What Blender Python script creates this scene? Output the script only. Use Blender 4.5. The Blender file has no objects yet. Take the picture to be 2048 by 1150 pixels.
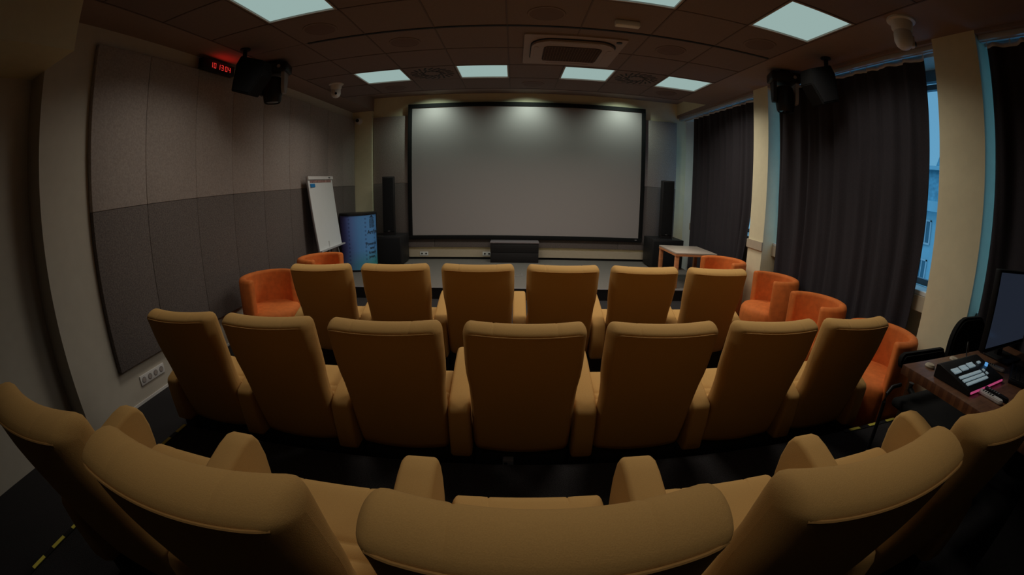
import bpy, bmesh, math, random
from mathutils import Vector, Matrix
PI = math.pi
random.seed(7)
SC = bpy.context.scene
C = SC.collection
H = 2.79            # height of the tiled ceiling

# ------------------------------------------------------------------ camera
cam = bpy.data.cameras.new('camera'); cam_o = bpy.data.objects.new('camera', cam); C.objects.link(cam_o)
SC.camera = cam_o
cam.type = 'PANO'
cam.panorama_type = 'FISHEYE_LENS_POLYNOMIAL'
cam.sensor_fit = 'HORIZONTAL'; cam.sensor_width = 36.0; cam.sensor_height = 36.0*1150/2048
cam.fisheye_fov = math.radians(200)
cam.fisheye_polynomial_k0 = 0.0
cam.fisheye_polynomial_k1 = -1.0/(835.868*36.0/2048)
cam.fisheye_polynomial_k2 = 0.0; cam.fisheye_polynomial_k3 = 0.0; cam.fisheye_polynomial_k4 = 0.0
r_ = (0.999933061, 0.005118918, 0.010376403); u_ = (-0.011313989, 0.244847528, 0.969495581); f_ = (-0.002422132, 0.969548083, -0.244889054)
cam_o.matrix_world = Matrix(((r_[0], u_[0], -f_[0], 0.06989), (r_[1], u_[1], -f_[1], -3.35789), (r_[2], u_[2], -f_[2], 1.44812), (0, 0, 0, 1)))
cam.clip_start = 0.02; cam.clip_end = 300

# ------------------------------------------------------------------ view, world, light levels
vs = SC.view_settings
vs.view_transform = 'Standard'; vs.look = 'None'; vs.gamma = 1.0; vs.use_curve_mapping = False
vs.exposure = 0.0
SC.cycles.use_denoising = True
SC.cycles.max_bounces = 8; SC.cycles.diffuse_bounces = 5
SC.cycles.sample_clamp_indirect = 3.0
PANEL_W = 6.6       # watts of each ceiling panel
SPOT_W = 24.0        # watts of each spotlight over the screen
SKY = 1.25
w = bpy.data.worlds.new('sky'); SC.world = w; w.use_nodes = True
nt = w.node_tree; nt.nodes.clear()
wo = nt.nodes.new('ShaderNodeOutputWorld'); bg = nt.nodes.new('ShaderNodeBackground'); tc = nt.nodes.new('ShaderNodeTexCoord')
sx = nt.nodes.new('ShaderNodeSeparateXYZ'); cr = nt.nodes.new('ShaderNodeValToRGB')
nt.links.new(tc.outputs['Generated'], sx.inputs[0]); nt.links.new(sx.outputs['Z'], cr.inputs[0])
cr.color_ramp.elements[0].position = 0.0; cr.color_ramp.elements[0].color = (0.13, 0.34, 0.50, 1)
e = cr.color_ramp.elements.new(0.33); e.color = (0.115, 0.29, 0.44, 1)
cr.color_ramp.elements[-1].position = 0.75; cr.color_ramp.elements[-1].color = (0.36, 0.80, 1.2, 1)
nt.links.new(cr.outputs[0], bg.inputs[0]); bg.inputs[1].default_value = SKY
nt.links.new(bg.outputs[0], wo.inputs[0])

# ------------------------------------------------------------------ materials
def mat(name, col, rough=0.8, noise=0.0, scale=40.0, bump=0.0, metal=0.0, spec=0.3, emit=None, estr=0.0, sheen=0.0, stretch=None, nscale2=None):
    m = bpy.data.materials.new(name); m.use_nodes = True
    nt = m.node_tree; b = nt.nodes['Principled BSDF']
    b.inputs['Base Color'].default_value = (*col, 1); b.inputs['Roughness'].default_value = rough
    b.inputs['Metallic'].default_value = metal; b.inputs['Specular IOR Level'].default_value = spec
    if sheen: b.inputs['Sheen Weight'].default_value = sheen; b.inputs['Sheen Roughness'].default_value = 0.5
    if emit: b.inputs['Emission Color'].default_value = (*emit, 1); b.inputs['Emission Strength'].default_value = estr
    if noise or bump:
        t = nt.nodes.new('ShaderNodeTexCoord'); mp = nt.nodes.new('ShaderNodeMapping'); n = nt.nodes.new('ShaderNodeTexNoise')
        nt.links.new(t.outputs['Object'], mp.inputs[0]); nt.links.new(mp.outputs[0], n.inputs['Vector'])
        if stretch: mp.inputs['Scale'].default_value = stretch
        n.inputs['Scale'].default_value = scale; n.inputs['Detail'].default_value = 6
        if noise:
            r = nt.nodes.new('ShaderNodeValToRGB')
            r.color_ramp.elements[0].position = 0.3; r.color_ramp.elements[1].position = 0.7
            r.color_ramp.elements[0].color = tuple(c*(1-noise) for c in col)+(1,)
            r.color_ramp.elements[1].color = tuple(min(1, c*(1+noise)) for c in col)+(1,)
            nt.links.new(n.outputs['Fac'], r.inputs[0]); nt.links.new(r.outputs[0], b.inputs['Base Color'])
        if bump:
            bp = nt.nodes.new('ShaderNodeBump'); bp.inputs['Strength'].default_value = bump; bp.inputs['Distance'].default_value = 0.004
            nt.links.new(n.outputs['Fac'], bp.inputs['Height']); nt.links.new(bp.outputs[0], b.inputs['Normal'])
    return m

def emis(name, col, s):
    m = bpy.data.materials.new(name); m.use_nodes = True; nt = m.node_tree; nt.nodes.clear()
    o = nt.nodes.new('ShaderNodeOutputMaterial'); e = nt.nodes.new('ShaderNodeEmission')
    e.inputs[0].default_value = (*col, 1); e.inputs[1].default_value = s; nt.links.new(e.outputs[0], o.inputs[0])
    return m

M = dict(
    seat=mat('mustard fabric', (0.53, 0.305, 0.098), 0.9, 0.05, 420, 0.2),
    seat_dark=mat('dark seat frame', (0.020, 0.018, 0.018), 0.8, 0.2, 60),
    piping=mat('seam cord', (0.50, 0.27, 0.085), 0.9),
    velvet=mat('orange velvet', (0.64, 0.165, 0.032), 0.8, 0.12, 18, 0.15),
    carpet=mat('charcoal carpet', (0.022, 0.020, 0.021), 0.95, 0.7, 260, 0.8),
    stage=mat('grey stage carpet', (0.14, 0.127, 0.113), 0.95, 0.35, 260, 0.6),
    blackwood=mat('black edge', (0.008, 0.008, 0.009), 0.6, 0.1, 30),
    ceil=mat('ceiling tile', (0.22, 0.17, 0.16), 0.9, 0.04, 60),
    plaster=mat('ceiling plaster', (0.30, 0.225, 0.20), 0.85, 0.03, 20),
    grid=mat('dark ceiling rail', (0.13, 0.09, 0.08), 0.6),
    gridl=mat('light ceiling rail', (0.45, 0.38, 0.34), 0.5),
    wall=mat('cream wall paint', (0.80, 0.73, 0.50), 0.8, 0.03, 12),
    wallg=mat('grey white wall paint', (0.55, 0.50, 0.42), 0.8, 0.03, 12),
    reveal=mat('white reveal paint', (0.72, 0.74, 0.72), 0.7, 0.02, 12),
    felt_l=mat('light grey felt', (0.39, 0.335, 0.305), 0.95, 0.14, 70, 0.3),
    felt_d=mat('dark grey felt', (0.15, 0.125, 0.115), 0.95, 0.28, 90, 0.4),
    screen=mat('projection fabric', (0.34, 0.305, 0.30), 0.85, 0.02, 200),
    black=mat('black plastic', (0.012, 0.012, 0.013), 0.45, 0.1, 50),
    blackm=mat('matt black velvet frame', (0.006, 0.006, 0.006), 0.95, 0.1, 50),
    darkcab=mat('black cabinet', (0.014, 0.013, 0.014), 0.5, 0.15, 30),
    cloth=mat('black grille cloth', (0.007, 0.007, 0.008), 0.95, 0.2, 200),
    greylip=mat('grey metal lip', (0.22, 0.19, 0.20), 0.4, metal=0.3),
    curtain=mat('charcoal curtain', (0.029, 0.025, 0.030), 0.9, 0.12, 90, 0.2),
    tape=mat('white curtain heading', (0.60, 0.58, 0.58), 0.7, 0.05, 60),
    alu=mat('aluminium', (0.50, 0.50, 0.51), 0.5, 0.03, 30, metal=0.2),
    white=mat('white plastic', (0.72, 0.70, 0.68), 0.45, 0.02, 30),
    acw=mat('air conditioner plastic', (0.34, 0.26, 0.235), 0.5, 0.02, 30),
    grill=mat('dark mesh', (0.05, 0.035, 0.03), 0.7, 0.6, 400),
    spk=mat('round speaker mesh', (0.17, 0.12, 0.11), 0.8, 0.25, 500),
    board=mat('white board', (0.76, 0.79, 0.79), 0.35, 0.01, 10),
    beech=mat('beech wood', (0.60, 0.24, 0.10), 0.5, 0.15, 8, stretch=(1, 1, 8)),
    tabletop=mat('pale table laminate', (0.50, 0.42, 0.35), 0.28, 0.05, 10, spec=0.5),
    glassd=mat('dark lens glass', (0.004, 0.004, 0.005), 0.08, spec=0.8),
    frame=mat('blue grey window frame', (0.20, 0.24, 0.28), 0.4, 0.03, 20),
    sky_frame=mat('pale window frame', (0.62, 0.64, 0.66), 0.4, 0.03, 20),
    yellow=mat('yellow strip', (0.75, 0.66, 0.10), 0.6, 0.05, 40),
    silver=mat('satin silver', (0.38, 0.36, 0.37), 0.35, 0.02, 40, metal=0.5),
    bluescreen=mat('dark monitor panel', (0.012, 0.014, 0.022), 0.22, spec=0.6, emit=(0.20, 0.26, 0.42), estr=0.06),
    keyw=mat('lit key caps', (0.55, 0.66, 0.70), 0.5, emit=(0.5, 0.7, 0.8), estr=0.17),
    pink=emis('pink light strip', (0.75, 0.10, 0.28), 0.45),
    blueled=emis('blue lamp', (0.12, 0.38, 0.80), 0.8),
    bluemag=mat('blue magnet', (0.02, 0.22, 0.55), 0.5, 0.05, 20),
    red=emis('red digits', (1.0, 0.045, 0.035), 0.9),
    panel=emis('light panel', (0.30, 0.415, 0.39), 1.0),
    panel_added=emis('added dim light panel', (0.30, 0.415, 0.39), 0.2),
    bare=mat('facade render', (0.42, 0.60, 0.66), 0.9, 0.06, 1.5),
    roof=mat('slate roof', (0.16, 0.34, 0.42), 0.8, 0.25, 3),
    winpane=mat('far window glass', (0.10, 0.20, 0.25), 0.3),
    wallstrip=mat('beige trunking', (0.50, 0.43, 0.32), 0.5, 0.03, 20),
)
def wood_mat():
    m = bpy.data.materials.new('walnut desk'); m.use_nodes = True; nt = m.node_tree; b = nt.nodes['Principled BSDF']
    t = nt.nodes.new('ShaderNodeTexCoord'); mp = nt.nodes.new('ShaderNodeMapping'); mp.inputs['Scale'].default_value = (2.5, 11, 1)
    br = nt.nodes.new('ShaderNodeTexBrick'); n = nt.nodes.new('ShaderNodeTexNoise'); n.inputs['Scale'].default_value = 6
    mx = nt.nodes.new('ShaderNodeMixRGB'); mx.blend_type = 'MULTIPLY'; mx.inputs[0].default_value = 0.5
    br.inputs['Color1'].default_value = (0.22, 0.10, 0.05, 1); br.inputs['Color2'].default_value = (0.18, 0.08, 0.04, 1)
    br.inputs['Mortar'].default_value = (0.13, 0.055, 0.03, 1); br.inputs['Mortar Size'].default_value = 0.012; br.inputs['Scale'].default_value = 1.0
    nt.links.new(t.outputs['Object'], mp.inputs[0]); nt.links.new(mp.outputs[0], br.inputs['Vector']); nt.links.new(mp.outputs[0], n.inputs['Vector'])
    nt.links.new(br.outputs['Color'], mx.inputs[1]); nt.links.new(n.outputs['Fac'], mx.inputs[2]); nt.links.new(mx.outputs[0], b.inputs['Base Color'])
    b.inputs['Roughness'].default_value = 0.35
    return m
M['wood'] = wood_mat()
def kiosk_mat():
    m = bpy.data.materials.new('blue violet print'); m.use_nodes = True; nt = m.node_tree; b = nt.nodes['Principled BSDF']
    t = nt.nodes.new('ShaderNodeTexCoord'); s = nt.nodes.new('ShaderNodeSeparateXYZ'); r = nt.nodes.new('ShaderNodeValToRGB')
    mr = nt.nodes.new('ShaderNodeMapRange'); mr.inputs[1].default_value = -0.3; mr.inputs[2].default_value = 0.3
    nt.links.new(t.outputs['Object'], s.inputs[0]); nt.links.new(s.outputs['X'], mr.inputs[0]); nt.links.new(mr.outputs[0], r.inputs[0])
    e = r.color_ramp.elements; e[0].color = (0.17, 0.14, 0.52, 1); e[0].position = 0.05; e[1].color = (0.11, 0.33, 0.74, 1); e[1].position = 0.55
    # green corner at the lower right
    mr2 = nt.nodes.new('ShaderNodeMapRange'); mr2.inputs[1].default_value = 0.34; mr2.inputs[2].default_value = 0.12
    nt.links.new(s.outputs['Z'], mr2.inputs[0])
    ml = nt.nodes.new('ShaderNodeMath'); ml.operation = 'MULTIPLY'; nt.links.new(mr.outputs[0], ml.inputs[0]); nt.links.new(mr2.outputs[0], ml.inputs[1])
    mx = nt.nodes.new('ShaderNodeMixRGB'); mx.inputs[2].default_value = (0.05, 0.30, 0.28, 1)
    nt.links.new(ml.outputs[0], mx.inputs[0]); nt.links.new(r.outputs[0], mx.inputs[1])
    # small repeating dots
    v = nt.nodes.new('ShaderNodeTexVoronoi'); v.inputs['Scale'].default_value = 16; v.inputs['Randomness'].default_value = 0.0
    nt.links.new(t.outputs['Object'], v.inputs['Vector'])
    gt = nt.nodes.new('ShaderNodeMath'); gt.operation = 'LESS_THAN'; gt.inputs[1].default_value = 0.30; nt.links.new(v.outputs['Distance'], gt.inputs[0])
    mm = nt.nodes.new('ShaderNodeMath'); mm.operation = 'MULTIPLY'; mm.inputs[1].default_value = 0.5; nt.links.new(gt.outputs[0], mm.inputs[0])
    mx2 = nt.nodes.new('ShaderNodeMixRGB'); mx2.inputs[2].default_value = (0.02, 0.05, 0.22, 1)
    nt.links.new(mm.outputs[0], mx2.inputs[0]); nt.links.new(mx.outputs[0], mx2.inputs[1])
    nt.links.new(mx2.outputs[0], b.inputs['Base Color']); b.inputs['Roughness'].default_value = 0.5
    return m
M['kiosk'] = kiosk_mat()
def glass_mat():
    m = bpy.data.materials.new('window glass'); m.use_nodes = True; nt = m.node_tree; nt.nodes.clear()
    o = nt.nodes.new('ShaderNodeOutputMaterial'); mx = nt.nodes.new('ShaderNodeMixShader'); t = nt.nodes.new('ShaderNodeBsdfTransparent'); g = nt.nodes.new('ShaderNodeBsdfGlossy')
    t.inputs[0].default_value = (0.93, 0.97, 1.0, 1); g.inputs['Roughness'].default_value = 0.02; mx.inputs[0].default_value = 0.05
    nt.links.new(t.outputs[0], mx.inputs[1]); nt.links.new(g.outputs[0], mx.inputs[2]); nt.links.new(mx.outputs[0], o.inputs[0])
    return m
M['glass'] = glass_mat()

# ------------------------------------------------------------------ mesh helpers
def box(bm, x0, x1, y0, y1, z0, z1, bev=0.0, seg=2, M4=None):
    vs_ = [bm.verts.new((x, y, z)) for x in (x0, x1) for y in (y0, y1) for z in (z0, z1)]
    idx = [(0, 1, 3, 2), (4, 6, 7, 5), (0, 4, 5, 1), (2, 3, 7, 6), (0, 2, 6, 4), (1, 5, 7, 3)]
    fs = [bm.faces.new([vs_[i] for i in f]) for f in idx]
    out = vs_
    if bev:
        es = list({e for f in fs for e in f.edges})
        r = bmesh.ops.bevel(bm, geom=es, offset=bev, segments=seg, profile=0.5, affect='EDGES')
        out = list({v for f in r['faces'] for v in f.verts} | {v for v in vs_ if v.is_valid})
    if M4 is not None: bmesh.ops.transform(bm, matrix=M4, verts=out)
    return bm
def prism(bm, poly, axis, a, b):
    """poly: 2D points; axis 'x': points are (y,z), extruded from x=a to x=b (likewise 'y': (x,z), 'z': (x,y))."""
    def P(p, t):
        return {'x': (t, p[0], p[1]), 'y': (p[0], t, p[1]), 'z': (p[0], p[1], t)}[axis]
    A = [bm.verts.new(P(p, a)) for p in poly]; B = [bm.verts.new(P(p, b)) for p in poly]
    n = len(poly)
    fs = [bm.faces.new(A), bm.faces.new(B[::-1])]
    for i in range(n): fs.append(bm.faces.new([A[i], B[i], B[(i+1) % n], A[(i+1) % n]]))
    bmesh.ops.recalc_face_normals(bm, faces=fs)
    return fs
def cyl(bm, c, r, h, axis='z', n=24, r2=None, cap=True):
    r2 = r if r2 is None else r2
    m = Matrix.Translation(c) @ {'z': Matrix.Identity(4), 'x': Matrix.Rotation(PI/2, 4, 'Y'), 'y': Matrix.Rotation(-PI/2, 4, 'X')}[axis] @ Matrix.Translation((0, 0, h/2))
    bmesh.ops.create_cone(bm, cap_ends=cap, segments=n, radius1=r, radius2=r2, depth=h, matrix=m)
def tube(bm, pts, r, n=10):
    pts = [Vector(p) for p in pts]; rings = []
    for i, p in enumerate(pts):
        d = (pts[min(i+1, len(pts)-1)] - pts[max(i-1, 0)]).normalized()
        a = d.cross(Vector((0, 0, 1)))
        if a.length < 1e-3: a = d.cross(Vector((1, 0, 0)))
        a.normalize(); b = d.cross(a)
        rings.append([bm.verts.new(p + r*(math.cos(2*PI*k/n)*a + math.sin(2*PI*k/n)*b)) for k in range(n)])
    fs = []
    for q in range(len(rings)-1):
        for k in range(n): fs.append(bm.faces.new([rings[q][k], rings[q][(k+1) % n], rings[q+1][(k+1) % n], rings[q+1][k]]))
    fs.append(bm.faces.new(rings[0][::-1])); fs.append(bm.faces.new(rings[-1]))
    bmesh.ops.recalc_face_normals(bm, faces=fs)
def lathe(bm, prof, n=32, c=(0, 0, 0)):
    rings = []
    for r, z in prof: rings.append([bm.verts.new((c[0]+r*math.cos(2*PI*k/n), c[1]+r*math.sin(2*PI*k/n), c[2]+z)) for k in range(n)])
    fs = []
    for q in range(len(rings)-1):
        for k in range(n): fs.append(bm.faces.new([rings[q][k], rings[q][(k+1) % n], rings[q+1][(k+1) % n], rings[q+1][k]]))
    fs.append(bm.faces.new(rings[0][::-1])); fs.append(bm.faces.new(rings[-1]))
    bmesh.ops.recalc_face_normals(bm, faces=fs)
def obj(name, bm, m, parent=None, smooth=True, angle=40):
    me = bpy.data.meshes.new(name); bm.to_mesh(me); bm.free()
    me.materials.append(M[m] if isinstance(m, str) else m)
    o = bpy.data.objects.new(name, me); C.objects.link(o)
    if smooth:
        for p in me.polygons: p.use_smooth = True
        try: me.set_sharp_from_angle(angle=math.radians(angle))
        except Exception: pass
    if parent is not None: o.parent = parent
    return o
def B(): return bmesh.new()
def bobj(name, m, parent, *a, **k):
    bm = B(); box(bm, *a, **k); return obj(name, bm, m, parent)
def tag(o, label, cat, group=None):
    o['label'] = label; o['category'] = cat
    if group: o['group'] = group
    return o
def thing(name, label, cat, loc=(0, 0, 0), rz=0.0, group=None, rot=None):
    o = bpy.data.objects.new(name, None); C.objects.link(o); o.location = loc; o.rotation_euler = rot or (0, 0, rz)
    o.empty_display_size = 0.1
    return tag(o, label, cat, group)
def struct(name, bm, m, parent=None, smooth=False):
    o = obj(name, bm, m, parent, smooth); 
    if parent is None: o['kind'] = 'structure'
    return o
def sbox(name, m, *a, parent=None, **k):
    bm = B(); box(bm, *a, **k); return struct(name, bm, m, parent)
def dup(root, loc=None, rz=None, label=None):
    r = root.copy(); C.objects.link(r)
    if loc is not None: r.location = loc
    if rz is not None: r.rotation_euler = (0, 0, rz)
    if label: r['label'] = label
    for ch in list(root.children):
        c = ch.copy(); C.objects.link(c); c.parent = r
        for g in ch.children:
            d = g.copy(); C.objects.link(d); d.parent = c
    return r
def text_mesh(name, s, size, m, parent, mw, depth=0.001, bold=False):
    cu = bpy.data.curves.new(name, 'FONT'); cu.body = s; cu.size = size; cu.extrude = depth; cu.align_x = 'LEFT'
    if bold: cu.offset = size*0.012
    t = bpy.data.objects.new(name+'_t', cu); C.objects.link(t)
    bpy.context.view_layer.update()
    me = bpy.data.meshes.new_from_object(t.evaluated_get(bpy.context.evaluated_depsgraph_get()))
    bpy.data.objects.remove(t)
    me.materials.clear(); me.materials.append(M[m]); me.transform(mw)
    o = bpy.data.objects.new(name, me); C.objects.link(o); o.parent = parent
    return o

# ------------------------------------------------------------------ room shell
sbox('floor', 'carpet', -3.45, 3.45, -4.7, 3.9, -0.12, 0.0)
sbox('seating_platform', 'carpet', -1.88, 3.10, -4.6, -1.75, 0.001, 0.17)
sbox('stage', 'stage', -2.76, 2.95, 1.745, 3.80, 0.001, 0.15)
sbox('trim_1', 'blackwood', -2.76, 2.95, 1.73, 1.745, 0.001, 0.146)
sbox('trim_2', 'silver', -2.76, 2.95, 1.726, 1.75, 0.146, 0.153)
# walls
sbox('wall_left', 'wallg', -3.12, -2.77, -1.99, 3.95, 0, 3.1)
sbox('wall_left_rear', 'wallg', -3.12, -2.98, -4.7, -1.99, 0, 3.1)
sbox('wall_rear', 'felt_d', -3.45, 3.6, -4.75, -4.6, 0, 3.1)
sbox('wall_front', 'wall', -2.95, 3.6, 3.80, 3.95, 0, 3.1)
# corner column at front left
sbox('wall_front_column', 'wall', -2.77, -2.40, 3.70, 3.80, 0.151, H)
# right wall: pillars, niche wall round the windows
XO = 3.40
sbox('wall_right_front_pillar', 'wall', 2.95, XO+0.1, 0.87, 1.20, 0, H)
sbox('wall_right_rear_pillar', 'wall', 2.95, XO+0.1, -1.93, -1.52, 0, H)
bm = B(); prism(bm, [(3.13, 3.80), (3.52, 3.80), (3.52, 3.40), (3.40, 3.40)], 'z', 0, H); struct('wall_right_corner', bm, 'reveal')
for k, (a, b) in enumerate(((1.20, 3.42), (-1.52, 0.87), (-4.6, -1.93))):
    sbox('wall_right_sill_%s' % ('front', 'middle', 'rear')[k], 'wallg', 3.24, XO+0.1, a, b, 0, 0.92)
sbox('wall_right_lintel', 'plaster', 2.95, 3.10, 1.20, 3.80, 2.765, H-0.001)
sbox('wall_right_window_head', 'reveal', 3.10, XO+0.1, 1.20, 3.80, 2.72, H-0.001)
sbox('wall_right_lintel_middle', 'plaster', 2.95, 3.10, -1.52, 0.87, 2.765, H-0.001)
sbox('wall_right_window_head_middle', 'reveal', 3.10, XO+0.1, -1.52, 0.87, 2.72, H-0.001)
sbox('wall_right_lintel_rear', 'plaster', 2.95, 3.10, -4.6, -1.93, 2.765, H-0.001)
sbox('wall_right_window_head_rear', 'reveal', 3.10, XO+0.1, -4.6, -1.93, 2.72, H-0.001)
sbox('wall_right_upper', 'wall', 2.95, XO+0.1, 2.43, 3.80, H+0.031, 3.1)
sbox('wall_right_head', 'reveal', XO-0.06, XO+0.1, -4.6, 3.42, 2.74, H)
# windows: frame, mullion, pane, sill board
def window(n, y0, y1):
    bm = B(); zb, zt, t = 0.96, 2.74, 0.05
    for (a, b, c, d) in ((y0, y1, zb, zb+t), (y0, y1, 2.625, zt), (y0, y0+t, zb, zt), (y1-t, y1, zb, zt)):
        box(bm, XO-0.03, XO+0.04, a, b, c, d)
    box(bm, XO-0.02, XO+0.03, y0, y1, 2.555, 2.60)
    f = struct('window_%d' % n, bm, 'frame')
    bm = B(); box(bm, XO-0.02, XO+0.02, (y0+y1)/2-0.02, (y0+y1)/2+0.02, zb+t, 2.555); obj('mullion', bm, 'sky_frame', f, False)
    bm = B(); box(bm, XO+0.004, XO+0.010, y0+t, y1-t, zb+t, 2.625); obj('pane', bm, 'glass', f, False)
    bm = B(); box(bm, 3.10, XO-0.03, y0, y1, 0.92, 0.955, 0.006); obj('sill', bm, 'reveal', f, False)
    bm = B(); box(bm, 3.09, 3.24, y0, y1, 0.80, 0.919, 0.004); obj('sill_box', bm, 'wallstrip', f, False)
    return f
window(1, 1.20, 3.42); window(2, -1.52, 0.87); window(3, -4.6, -1.93)
sbox('trim_3', 'wallstrip', 2.93, 2.95, 0.86, 1.21, 0.85, 0.95)
# ceiling of tiles, holes where the square lights, the swirl outlets and the air conditioner sit
LIGHTS = [(-1.5, 1.5), (-0.3, 1.5), (0.9, 1.5), (2.1, 1.5), (-1.5, -0.9), (0.9, -0.9), (2.1, -0.9)]
ADDED_LIGHTS = [(-0.3, -3.3), (0.9, -3.3)]     # two unseen lights added above the rear row to brighten its headrests
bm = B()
holes = {(round((x-0.3)/0.6), round((y-0.3)/0.6)) for x, y in LIGHTS+ADDED_LIGHTS}
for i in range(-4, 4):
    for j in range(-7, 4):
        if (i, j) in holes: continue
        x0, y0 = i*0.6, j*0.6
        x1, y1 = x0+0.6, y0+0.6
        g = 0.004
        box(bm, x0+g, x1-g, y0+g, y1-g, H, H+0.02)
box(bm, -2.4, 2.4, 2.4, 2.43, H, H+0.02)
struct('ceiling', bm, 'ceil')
bm = B()   # plain plaster round the tile field and the raised slot in front of the screen
box(bm, -3.45, -2.4, -4.6, 3.80, H, H+0.03)
box(bm, 2.4, XO+0.1, -4.6, 2.43, H, H+0.03)
box(bm, 2.95, XO+0.1, 2.43, 3.80, H, H+0.03)
box(bm, -2.4, 2.4, -4.6, -4.2, H, H+0.03)
box(bm, -2.41, 2.95, 2.43, 3.80, 3.03, 3.06)
box(bm, -2.44, -2.40, 2.43, 3.80, H+0.03, 3.03)
box(bm, -2.44, 2.95, 2.43, 2.46, H+0.001, 3.03)
box(bm, -2.44, 3.5, -4.6, 2.43, 3.06, 3.10)
struct('ceiling_plaster', bm, 'plaster')
# bearing rails between the tiles
bm = B()
def rail(x0, x1, y0, y1): box(bm, x0, x1, y0, y1, H-0.004, H+0.004)
for i in range(-4, 5):
    x = i*0.6; rail(x-0.006, x+0.006, -4.2, 2.38)
for j in range(-6, 5):
    y = j*0.6
    if j == 0: continue
    rail(-2.4, 2.4, y-0.006, y+0.006)
struct('trim_4', bm, 'grid')
bm = B(); box(bm, -1.75, 2.38, -0.014, 0.014, H-0.006, H+0.004); struct('trim_5', bm, 'blackwood')
# bulkhead above the recess behind the left wall's end
sbox('ceiling_bulkhead', 'wall', -2.98, -2.36, -4.6, -1.99, 2.42, H)
# skirtings and beige trunking along the front wall
sbox('baseboard_left', 'white', -2.77, -2.762, -1.99, 1.72, 0.0, 0.022)
sbox('baseboard_front', 'blackwood', -2.40, 2.95, 3.775, 3.80, 0.151, 0.192)
sbox('trim_6', 'wallstrip', -2.40, 2.95, 3.745, 3.80, 0.192, 0.315)
# yellow-and-black safety strips on the platform's edges
bm = B(); box(bm, -1.895, -1.865, -4.5, -1.75, 0.165, 0.174); box(bm, 2.08, 2.9, -1.775, -1.745, 0.165, 0.174)
st = struct('trim_7', bm, 'blackwood')
bm = B()
for k in range(16):
    y = -1.80-k*0.157; box(bm, -1.892, -1.868, y-0.045, y+0.045, 0.1735, 0.1765)
for k in range(4):
    x = 2.13+k*0.195; box(bm, x, x+0.10, -1.772, -1.748, 0.1735, 0.1765)
obj('yellow_dashes', bm, 'yellow', st, False)

# ------------------------------------------------------------------ acoustic panels
ORD = ['first', 'second', 'third', 'fourth', 'fifth', 'sixth', 'seventh', 'eighth', 'ninth', 'tenth']
edges = [-1.565, -1.0, -0.37, 0.20, 0.79, 1.40, 1.98, 2.58, 3.15, 3.69]
def felt(x0, x1, y0, y1, z0, z1, m, label, group):
    bm = B(); box(bm, x0, x1, y0, y1, z0, z1, 0.006)
    tag(obj('acoustic_panel', bm, m), label, 'acoustic panel', group)
g = 0.0012
for k in range(9):
    y0, y1 = edges[k], edges[k+1]
    felt(-2.768, -2.72, y0+g, y1-g, 1.475, 2.65, 'felt_l', 'light grey felt panel on the left wall, upper row, %s from the front corner' % ORD[8-k], 'felt panels on the left wall')
    felt(-2.768, -2.72, y0+g, y1-g, 0.325, 1.473, 'felt_d', 'dark grey felt panel on the left wall, lower row, %s from the front corner' % ORD[8-k], 'felt panels on the left wall')
for (a, b, z0, z1, m, l) in ((-2.39, -1.30, 1.49, 2.67, 'felt_l', 'light grey felt panel on the front wall left of the projection screen'),
                             (1.90, 2.93, 1.49, 2.67, 'felt_l', 'light grey felt panel on the front wall right of the projection screen'),
                             (-2.39, -1.30, 0.36, 1.488, 'felt_d', 'dark grey felt panel behind the left tower speaker'),
                             (1.90, 2.93, 0.36, 1.488, 'felt_d', 'dark grey felt panel behind the right tower speaker'),
                             (-1.298, 1.898, 0.36, 1.488, 'felt_d', 'long dark grey felt panel showing below the projection screen')):
    felt(a, b, 3.755, 3.798, z0, z1, m, l, 'felt panels on the front wall')

# ------------------------------------------------------------------ projection screen
t = thing('projection_screen', 'large blank grey projection screen in a black frame on the front wall', 'screen', (0.287, 3.72, 1.68))
bobj('screen_fabric', 'screen', t, -1.965, 1.965, -0.002, 0.006, -1.105, 1.105)
bm = B(); W, Hh, F = 1.965, 1.105, 0.070
for (a, b, c, d) in ((-W-F, W+F, Hh, Hh+F), (-W-F, W+F, -Hh-F, -Hh), (-W-F, -W, -Hh, Hh), (W, W+F, -Hh, Hh)): box(bm, a, b, -0.02, 0.03, c, d, 0.004)
obj('frame', bm, 'blackm', t)
bobj('maker_badge', 'silver', t, 1.90, 1.935, -0.024, -0.02, -1.145, -1.13)

# ------------------------------------------------------------------ cinema seats
def catmull(P, n=4):
    out = []
    N = len(P)
    for i in range(N):
        p0, p1, p2, p3 = (Vector(P[(i+k-1) % N]) for k in range(4))
        for s in range(n):
            t_ = s/n
            out.append(0.5*((2*p1)+(-p0+p2)*t_+(2*p0-5*p1+4*p2-p3)*t_*t_+(-p0+3*p1-3*p2+p3)*t_**3))
    return out
def loft(bm, loop, med, us, halfw, edge, off, cols=None):
    """loop: closed (y,z) profile; med: the line it collapses to at the ends; us in -1..1."""
    rings = []
    for a in us:
        s = 1.0; e = abs(a)
        if e > 1-edge: s = math.sqrt(max(0.0, 1-((e-(1-edge))/edge)**2))
        dy, dz, k = off(a)
        ring = []
        for (p, q) in zip(loop, med):
            kk = k if (p[0] > q[0] or p[1] > 0.85) else 1.0
            y = q[0]+(p[0]-q[0])*s*kk + dy*(p[2] if len(p) > 2 else 1); z = q[1]+(p[1]-q[1])*s*kk + dz*(max(0, (p[1]-0.1)/0.8))
            ring.append(bm.verts.new((a*halfw, y, z)))
        rings.append(ring)
    fs = []
    n = len(loop)
    for i in range(len(rings)-1):
        for k in range(n): fs.append(bm.faces.new([rings[i][k], rings[i][(k+1) % n], rings[i+1][(k+1) % n], rings[i+1][k]]))
    bmesh.ops.recalc_face_normals(bm, faces=fs)
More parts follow.
